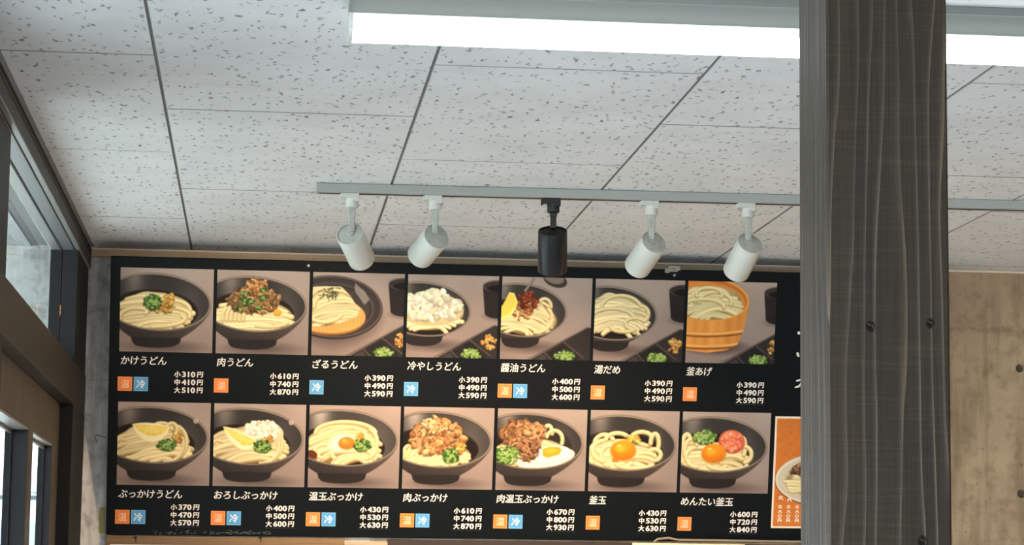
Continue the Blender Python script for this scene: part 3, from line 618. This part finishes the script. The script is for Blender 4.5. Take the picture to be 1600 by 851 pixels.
        p_meat(s, .40, .37, .34, .20, 120, ((214, 158, 98), (190, 132, 76), (232, 184, 128), (164, 104, 58), (190, 126, 80)), .042); p_meat(s, .38, .22, .17, .10, 50, ((226, 172, 112), (200, 144, 88), (238, 196, 144)), .04)
        p_tempura(s, .70, .50, .06, .06, 26); p_onion(s, .58, .59, .105, .105, 80, GREENS + [(60, 110, 40)])
    elif i == 11:
        p_bowl(s, .39, .395); s.ell(.66, .40, .27, .16, 20, (48, 40, 36), clip=s.inn); p_noodles(s, .40, .54, .45, .18, 16, .024, -6, .4)
        p_arcs(s, [(.62, .30, .05, .1, 180, 360), (.70, .38, .1, .12, 200, 380)], .024); s.ell(.60, .60, .36, .12, -10, (244, 232, 200), clip=s.inn); s.ell(.66, .54, .24, .09, -8, (250, 240, 214), clip=s.inn)
        p_meat(s, .26, .30, .22, .16, 100, ((168, 118, 76), (140, 94, 58), (196, 148, 102), (132, 88, 54)), .045); p_meat(s, .46, .32, .12, .16, 34, ((190, 136, 88), (160, 110, 70), (206, 156, 108)), .045); p_meat(s, .38, .52, .11, .13, 34, ((150, 102, 66), (176, 128, 88), (138, 94, 62)), .042)
        s.poly([(.56, .49), (.64, .46), (.76, .46), (.80, .50), (.76, .56), (.62, .60), (.56, .57)], (232, 156, 44)); s.ell(.67, .51, .09, .04, -6, (244, 176, 60), soft=.6)
        p_onion(s, .13, .57, .16, .13, 120, LGREENS + GREENS[:3], .026)
    elif i == 12:
        p_bowl(s, .40, .40); p_noodles(s, .40, .54, .43, .19, 12, .028, -4, .3)
        p_arcs(s, [(.18, .42, .12, .12, 120, 330), (.34, .36, .14, .08, 180, 360), (.12, .56, .12, .16, 90, 270), (.64, .36, .14, .1, 180, 330), (.80, .40, .05, .12, 180, 400), (.80, .54, .08, .07, 0, 360), (.68, .58, .14, .06, 160, 340), (.30, .64, .22, .06, 10, 190), (.56, .66, .22, .05, 10, 180), (.24, .56, .1, .12, 90, 280), (.62, .62, .16, .05, 180, 350), (.2, .5, .16, .13, 100, 260)], .028)
        s.blobs(26, .52, .36, .09, .05, .03, [(240, 200, 84), (232, 186, 70), (244, 216, 120)]); p_yolk(s, .415, .49, .155, .125)
        s.poly([(.28, .58), (.38, .60), (.36, .64), (.29, .64)], (214, 120, 34))
    elif i == 13:
        p_bowl(s, .40, .40); p_noodles(s, .40, .55, .42, .18, 12, .028, -4, .3)
        p_arcs(s, [(.06, .42, .05, .14, 90, 330), (.14, .54, .14, .16, 150, 290), (.12, .48, .08, .14, 100, 330), (.74, .44, .05, .13, 200, 400), (.78, .52, .09, .1, -80, 80), (.62, .60, .14, .06, 150, 340), (.30, .66, .26, .05, 10, 180), (.58, .66, .24, .05, 0, 180), (.2, .56, .14, .12, 90, 250)], .028)
        p_onion(s, .28, .31, .16, .10, 110, LGREENS + GREENS[:2], .024); s.ell(.62, .365, .165, .145, 12, (226, 118, 84), (196, 84, 56)); s.blobs(60, .62, .36, .13, .11, .03, [(232, 130, 96), (220, 108, 78), (240, 148, 112)], darkk=.9, squash=.7, sh=.15)
        p_yolk(s, .40, .51, .15, .12, (236, 152, 34))
    return s.out() + 0
def plate_picture():
    s = Print(77, .66, 200, 132); s.c[:] = (208, 118, 50); s.c += s.noise(30, 4)[..., None]
    s.ell(.40, .565, .40, .24, 0, (70, 50, 36)); s.ell(.40, .56, .395, .235, 0, (226, 212, 184)); s.ell(.40, .57, .32, .185, 0, (206, 188, 156), (222, 206, 176)); s.ell(.40, .565, .375, .215, 0, (150, 130, 104), a=.25)
    s.inn = s.cov(s.ell_d(.38, .57, .32, .20)[0]); s.blobs(30, .30, .58, .14, .12, .035, [(232, 204, 140), (240, 218, 160), (220, 188, 120)], darkk=.7)
    p_noodles(s, .34, .60, .24, .12, 14, .016, 30, .6); p_meat(s, .34, .47, .2, .075, 60, ((148, 104, 72), (176, 132, 98), (116, 78, 54)), .022)
    return s.out()
# ---------------------------------------------------------------- menu board, leaning forward from the wall
BX, BZ, AL, BE, GA = -.383, .1146 + CZ, .225, -.0025, .009
BH, BW = .7221, 2.16
U = Vector((math.cos(GA), math.sin(GA), 0)); Vd = Vector((0, 0, 1)); Nn = U.cross(Vd); Vt = math.cos(AL) * Vd + math.sin(AL) * Nn
UU = math.cos(BE) * U - math.sin(BE) * Vt; VV = math.sin(BE) * U + math.cos(BE) * Vt; NN = UU.cross(VV)
OB = Vector((BX, D - .02, BZ))
MB = Matrix(((UU.x, VV.x, NN.x, OB.x), (UU.y, VV.y, NN.y, OB.y), (UU.z, VV.z, NN.z, OB.z), (0, 0, 0, 1)))
board = empty('menu_board', (0, 0, 0), 'wide black noodle menu board with fourteen dish pictures, leaning forward on the wall', 'menu board'); board.matrix_world = MB
def bp(name, me, m, label=None, parent=None, smooth=False):
    o = obj(name, me, m, parent or board, smooth=smooth)
    if label: o['label'] = label
    return o
bp('backing_panel', bx(0, BW, 0, BH, -.012, 0, .0012), M_board)
def lin(c): c = c / 255.; return np.where(c <= .04045, c / 12.92, ((c + .055) / 1.055) ** 2.4)
def picture(name, img, u, v, w, h, z, label, parent=None, gain=1.0):
    ph, pw = img.shape[:2]
    ny, nx = ph, pw; gx, gy = np.meshgrid(np.linspace(0, 1, nx + 1), np.linspace(0, 1, ny + 1))
    co = np.zeros(((ny + 1) * (nx + 1), 3)); co[:, 0] = u + gx.ravel() * w; co[:, 1] = v + h - gy.ravel() * h; co[:, 2] = z
    i = (np.arange(ny)[:, None] * (nx + 1) + np.arange(nx)[None]).ravel(); f = np.stack([i, i + nx + 1, i + nx + 2, i + 1], 1)
    # rim strip gives the print its own thickness
    e = np.array([[u, v, z - .0004], [u + w, v, z - .0004], [u + w, v + h, z - .0004], [u, v + h, z - .0004]]); b0 = len(co)
    cor = [ny * (nx + 1), ny * (nx + 1) + nx, nx, 0]; co = np.concatenate([co, e]); nf = len(f)
    me = bpy.data.meshes.new(name); side = [[cor[k], b0 + k, b0 + (k + 1) % 4, cor[(k + 1) % 4]] for k in range(4)]
    f = np.concatenate([f, np.array(side)]); me.vertices.add(len(co)); me.vertices.foreach_set('co', co.ravel()); me.loops.add(f.size); me.loops.foreach_set('vertex_index', f.ravel())
    me.polygons.add(len(f)); me.polygons.foreach_set('loop_start', np.arange(len(f)) * 4); me.update()
    c = np.zeros((f.size, 4)); c[:, 3] = 1
    cc = lin(np.clip(img, 0, 255)).reshape(-1, 3) * gain; c[:nf * 4, :3] = np.repeat(cc, 4, 0); c[nf * 4:, :3] = .2
    # smooth between neighbouring cells
    g = lin(np.clip(img, 0, 255)) * gain; pad = np.pad(g, ((1, 1), (1, 1), (0, 0)), 'edge'); vtx = (pad[:-1, :-1] + pad[1:, :-1] + pad[:-1, 1:] + pad[1:, 1:]) / 4
    vtx = vtx.reshape(-1, 3); c[:nf * 4, :3] = vtx[f[:nf].ravel()]
    a = me.color_attributes.new('Col', 'FLOAT_COLOR', 'CORNER'); a.data.foreach_set('color', c.ravel()); me.validate(); me.update()
    return bp(name, me, M_print, label, parent)
DG = bpy.context.evaluated_depsgraph_get
def text_mesh(body, size, weight=0, shear=0, sx=1.0, line=1.0, align='LEFT', spacing=1.0):
    cu = bpy.data.curves.new('t', 'FONT'); cu.body = body; cu.size = size; cu.offset = weight; cu.shear = shear; cu.space_line = line; cu.align_x = align; cu.space_character = spacing; cu.resolution_u = 3
    cu.offset = 0
    o = bpy.data.objects.new('t', cu); COL.objects.link(o); dg = DG(); dg.update(); me = bpy.data.meshes.new_from_object(o.evaluated_get(dg)); bpy.data.objects.remove(o); bpy.data.curves.remove(cu)
    if sx != 1: me.transform(Matrix.Diagonal((sx, 1, 1, 1)))
    if weight:                                                       # heavier strokes: the glyph outlines laid around themselves
        bm = bmesh.new()
        for k in range(6):
            n0 = len(bm.verts); bm.from_mesh(me); bm.verts.ensure_lookup_table(); a = k * math.pi / 3
            for v in bm.verts[n0:]: v.co.x += weight * math.cos(a); v.co.y += weight * .7 * math.sin(a); v.co.z += k * 2e-5
        bm.to_mesh(me); bm.free()
    return me
def place(me, u, v, z, mode='lb'):
    """move a text mesh so that its box starts at u (l) or is centred (c), and its middle height is v"""
    xs = [p.co.x for p in me.vertices]; ys = [p.co.y for p in me.vertices]
    du = u - (min(xs) if mode[0] == 'l' else (min(xs) + max(xs)) / 2); dv = v - (min(ys) + max(ys)) / 2
    me.transform(Matrix.Translation((du, dv, z))); return me
U0, PITCHU, PWD, V1, V2, PHT = .0256, .2454, .2365, .6942, .3479, .2162
names = ['かけうどん', '肉うどん', 'ざるうどん', '冷やしうどん', '醤油うどん', '湯だめ', '釜あげ', 'ぶっかけうどん', 'おろしぶっかけ', '温玉ぶっかけ', '肉ぶっかけ', '肉温玉ぶっかけ', '釜玉', 'めんたい釜玉']
temps = ['hc', 'h', 'c', 'c', 'hc', 'h', 'h', 'hc', 'hc', 'hc', 'hc', 'hc', 'h', 'h']
prices = [(310, 410, 510), (610, 740, 870), (390, 490, 590), (390, 490, 590), (400, 500, 600), (390, 490, 590), (390, 490, 590), (370, 470, 570), (400, 500, 600), (430, 530, 630), (610, 740, 870), (670, 800, 930), (430, 530, 630), (600, 720, 840)]
desc = ['noodles with chopped green onion and tempura bits', 'noodles heaped with brown meat and green onion', 'noodles with seaweed on a bamboo mat and dark plate', 'pale iced noodles in a black bowl beside a cup', 'noodles with lemon slice and dark red topping under a ladle', 'plain noodles in a black bowl beside a cup', 'noodles in a round wooden tub',
        'noodles with lemon wedge and green onion', 'noodles with lemon wedge and white grated radish', 'noodles with a small orange egg yolk and green onion', 'noodles heaped with light brown meat', 'noodles with meat, green onion and soft egg', 'thick noodles with a large orange yolk', 'thick noodles with yolk and pink roe']
def rect(u0, u1, v0, v1, z0, z1): return bx(u0, u1, v0, v1, z0, z1)
GAIN = 1.0
for i in range(14):
    c, r = i % 7, i // 7; u = U0 + c * PITCHU; v = (V1, V2)[r] - PHT
    picture('dish_picture', dish_picture(i), u, v, PWD, PHT, .0008, 'printed picture of ' + desc[i], gain=GAIN)
    k = len(names[i]); me = text_mesh(names[i], .0245, .0005, .12, 1.0, spacing=.97)
    vn = (.4555, .1085)[r]; place(me, u + .004, vn, .0007)
    w = max(p.co.x for p in me.vertices) - u - .004; s_ = (.0238 * k - .002) / w
    me.transform(Matrix.Translation((u + .004, 0, 0)) @ Matrix.Diagonal((s_, 1, 1, 1)) @ Matrix.Translation((-u - .004, 0, 0)))
    bp('dish_name', me, M_txt)
    vt = (.4128, .0660)[r]
    for q, t in enumerate(temps[i]):
        ub = u - .0024 + q * .0405; m, m2, m3, ch, ds = ((M_hot, M_hott, M_hotr, '温', 'orange hot badge') if t == 'h' else (M_cold, M_coldt, M_coldr, '冷', 'blue cold badge'))
        b = bp('temperature_badge', rect(ub, ub + .0370, vt - .0368, vt, 0, .0006), m, ds)
        rim = bmesh.new(); a = .0012
        for (x0, x1, y0, y1) in ((a, .037 - a, a, 2 * a), (a, .037 - a, .0368 - 2 * a, .0368 - a), (a, 2 * a, 2 * a, .0368 - 2 * a), (.037 - 2 * a, .037 - a, 2 * a, .0368 - 2 * a)): box(rim, ub + x0, ub + x1, vt - .0368 + y0, vt - .0368 + y1, .0005, .0008)
        bp('badge_rim', rim, m3, None, b)
        bp('badge_character', place(text_mesh(ch, .0235, .00025 if t == 'h' else .0005, .06), ub + .0185, vt - .0184, .0009, 'c'), m2, None, b)
    # price sticker
    dx = (.1415, .1395)[r] + (0 if c < 2 else -.001); up = u + dx; vp = (.4330, .0865)[r]; H_ = .0630
    st = bp('price_sticker', rect(up - .002, up + .0765, vp - H_, vp, 0, .0005), M_sticker)
    if c > 1 or r: bp('sticker_edge', rect(up - .002, up + .0765, vp - H_ - .0008, vp - H_, 0, .0008), M_edge, None, st)
    for j, (sz, pr) in enumerate(zip('小中大', prices[i])):
        vc = vp - .0115 - j * .0205
        bm_ = place(text_mesh(sz, .0165, .0007), up + .0078, vc, .0008, 'c'); t1 = bp('price_text', bm_, M_txt, None, st)
        bp('price_text', place(text_mesh(str(pr), .0195, .0009, 0, 1.14, spacing=1.04), up + .0365, vc, .0008, 'c'), M_txt, None, st)
        bp('price_text', place(text_mesh('円', .0165, .0007, .08), up + .0655, vc, .0008, 'c'), M_txt, None, st)
# big upright lettering whose left ends show beside the post
def stroke(pts, wd):
    bm = bmesh.new(); n_ = len(pts); L_, R2 = [], []
    for k, (x, y) in enumerate(pts):
        a = pts[max(k - 1, 0)]; b = pts[min(k + 1, n_ - 1)]; d = Vector((b[0] - a[0], b[1] - a[1])).normalized(); w = wd * math.sin(math.pi * (k + .6) / (n_ + .2)) ** .6
        L_.append(bm.verts.new((x - d.y * w, y + d.x * w, .0007))); R2.append(bm.verts.new((x + d.y * w, y - d.x * w, .0007)))
    for k in range(n_ - 1): bm.faces.new((L_[k], L_[k + 1], R2[k + 1], R2[k]))
    return bm
for pts, wd in ((((1.7985, .5665), (1.7990, .5627), (1.8000, .5590)), .0036), (((1.7975, .5110), (1.7990, .5055), (1.8020, .4995)), .0036), (((1.7975, .4350), (1.8040, .4365), (1.8120, .4392)), .0024), (((1.7950, .4175), (1.8030, .4195), (1.8098, .4245), (1.8125, .4310), (1.8135, .4380)), .0028)):
    bp('heading_stroke', stroke(pts, wd), M_txt, 'white brush stroke of the upright heading')
# worn patch near the lower edge, screws, bracket
rng = random.Random(5); bm = bmesh.new()
for k in range(110):
    x = rng.choice([rng.gauss(.34, .045), rng.uniform(.12, .43)]); y = .008 + rng.gauss(0, .0022) + (.002 if x > .3 else 0); a = rng.uniform(-.5, .8); l = rng.uniform(.001, .0055); w = rng.uniform(.0003, .0009)
    d = Vector((math.cos(a), math.sin(a))) * l; p = Vector((-d.y, d.x)).normalized() * w; q = [bm.verts.new((x + s1.x, y + s1.y, .0002)) for s1 in (d, p, -d, -p)]; bm.faces.new(q)
bp('scuff_mark', bm, mat('worn laminate', srgb(120, 118, 108), .7), 'row of pale scratches near the lower edge')['kind'] = 'stuff'
for u, v in ((.5035, .7100), (1.4600, .7080)):
    bp('screw', lathe(bmesh.new(), [(0, .002), (.003, .0018), (.0042, 0), (0, 0)], 16, Matrix.Translation((u, v, 0))), M_metal, None, None, 35)
bm = bmesh.new(); ub, vb = 1.4560, .7270
box(bm, ub - .012, ub + .012, vb - .010, vb + .004, 0, .0016); box(bm, ub - .022, ub - .010, vb - .013, vb - .001, 0, .004, Matrix.Translation((0, 0, 0))); box(bm, ub + .008, ub + .018, vb - .006, vb + .006, .001, .005)
box(bm, ub - .014, ub + .016, vb + .003, vb + .006, -.016, .004); lathe(bm, [(0, .006), (.003, .0055), (.0045, .0015), (0, .0015)], 12, Matrix.Translation((ub + .001, vb - .004, 0)))
bp('mounting_bracket', bm, M_metal, 'bent steel bracket clipped over the top edge')

# orange poster stuck on the board
pm = MB @ Matrix.Translation((1.7475, .0395, .0006)) @ Matrix.Rotation(math.radians(.2), 4, 'Z')
po = empty('orange_poster', (0, 0, 0), 'small orange poster with a plate of noodles, partly behind the timber post', 'poster'); po.matrix_world = pm
obj('poster_sheet', bx(0, .204, 0, .3, 0, .0006), M_brim, po); img = plate_picture(); w_p, h_p = .1940, .2895
picture('poster_print', img, .005, .005, w_p, h_p, .0009, 'orange print with a white plate', po)
def mark(cx, cy, s, kind):
    """one small unreadable brushed character: two or three short bent strokes"""
    bm = bmesh.new(); sets = {0: (((-1, .5), (0, 1), (1, .5)), ((-1, -.3), (0, .1), (1, -.6))), 1: (((-.9, -.8), (-.3, .2), (0, 1)), ((.1, .8), (.5, .1), (1, -.8))),
        2: (((0, 1), (-.9, 0), (0, -1)), ((0, 1), (.9, 0), (0, -1))), 3: (((-.9, -1), (-.8, .9), (.8, .9)), ((.8, .9), (.9, 0), (.8, -1)), ((-.7, 0), (0, .1), (.7, 0)))}[kind]
    for st_ in sets:
        b1 = stroke([(cx + x * s, cy + y * s) for x, y in st_], s * .30); m1 = bpy.data.meshes.new('m'); b1.to_mesh(m1); b1.free(); m1.transform(Matrix.Translation((0, 0, .0006))); bm.from_mesh(m1); bpy.data.meshes.remove(m1)
    return bm
for k in range(7):
    u = .0225 + k * .0232
    for q, kd in enumerate((0, 1, 2, 3)): obj('poster_mark', mark(u, .0560 - q * .0118, .0050, kd), M_brim, po)
    if k < 2: obj('poster_mark', mark(u + .001, .0800 - k * .003, .0058, k), M_brim, po)

# ---------------------------------------------------------------- strips and papers under the board
zb0 = BZ
bt = empty('wooden_batten', (0, D, zb0 - .03), 'brown wooden batten below the left half of the menu board', 'batten')
child('batten_plank', bx(BX + .001, .232, D - .026, D - .0005, zb0 - .060, zb0 - .0015, .0008), M_batten, bt)
child('batten_plank', bx(.2325, .345, D - .028, D - .0005, zb0 - .060, zb0 - .0085, .0008), M_batten2, bt, 'paler end piece')
for x in (212, 407):
    c = on_y(x, 840, D - .027); hk = child('screw_hook', wire(bmesh.new(), [c + Vector(v) for v in ((0, .004, .001), (0, -.006, .001), (.001, -.009, -.001), (.001, -.009, -.006), (.001, -.006, -.010))], .0013, 8), mat('rusty steel', srgb(40, 32, 28), .5, .6), bt, None, 40)
    hk2 = child('screw_plate', lathe(bmesh.new(), [(0, .001), (.0035, .0008), (.0045, 0), (0, 0)], 14, Matrix.Translation(c + Vector((-.001, .0012, .0012))) @ Matrix.Rotation(math.radians(90), 4, 'X')), bpy.data.materials['rusty steel'], bt)
tag(obj('dark_batten', bx(.3455, 1.90, D - .024, D - .0005, zb0 - .060, zb0 - .0015, .0008), M_dark), 'dark wooden batten below the right half of the menu board', 'batten')
a = on_y(988, 847.5, D - .030); b2 = on_y(1164, 850, D - .030)
tag(obj('cream_notice', bx(a.x, b2.x, D - .0300, D - .0285, a.z - .2, a.z, .0003), M_cream), 'cream paper notice whose top edge shows under the menu board', 'notice')
a = on_y(1022, 841, D - .034)
c0 = [on_y(x, y, D - .034) for x, y in ((1022, 846), (1028, 841.5), (1045, 840), (1060, 843), (1100, 843.5), (1170, 844.5), (1252, 846), (1420, 849))]
tag(obj('grey_cable', wire(bmesh.new(), c0, .0028, 8), mat('grey cable jacket', srgb(150, 138, 120), .5), smooth=40), 'grey cable lying along the lower edge of the menu board', 'cable')
a = on_y(172, 849.5, D - .034)
tag(obj('white_notice', bx(a.x, a.x + .30, D - .0360, D - .0345, a.z - .25, a.z, .0003), M_pap), 'white paper notice under the left end of the menu board', 'notice')
# tape and bent wire on the bare concrete left of the board
a, b2 = on_y(155.5, 792, D), on_y(163.5, 833, D)
tag(obj('yellow_tape', bx(a.x, b2.x, D - .0006, D - .0001, b2.z, a.z), M_tape), 'short strip of yellow tape on the concrete beside the board', 'tape')
pts = [on_y(x, y, Y) for x, y, Y in ((150, 687, D - .002), (148.5, 683, D - .004), (150.5, 679.5, D - .008), (154, 679, D - .010), (157, 682, D - .010), (162, 682, D - .006), (164, 683, D - .001))]
tag(obj('bent_wire', wire(bmesh.new(), pts, .0010, 6), mat('old wire', srgb(50, 46, 42), .5, .5), smooth=40), 'bent wire hook sticking out of the concrete wall', 'hook')
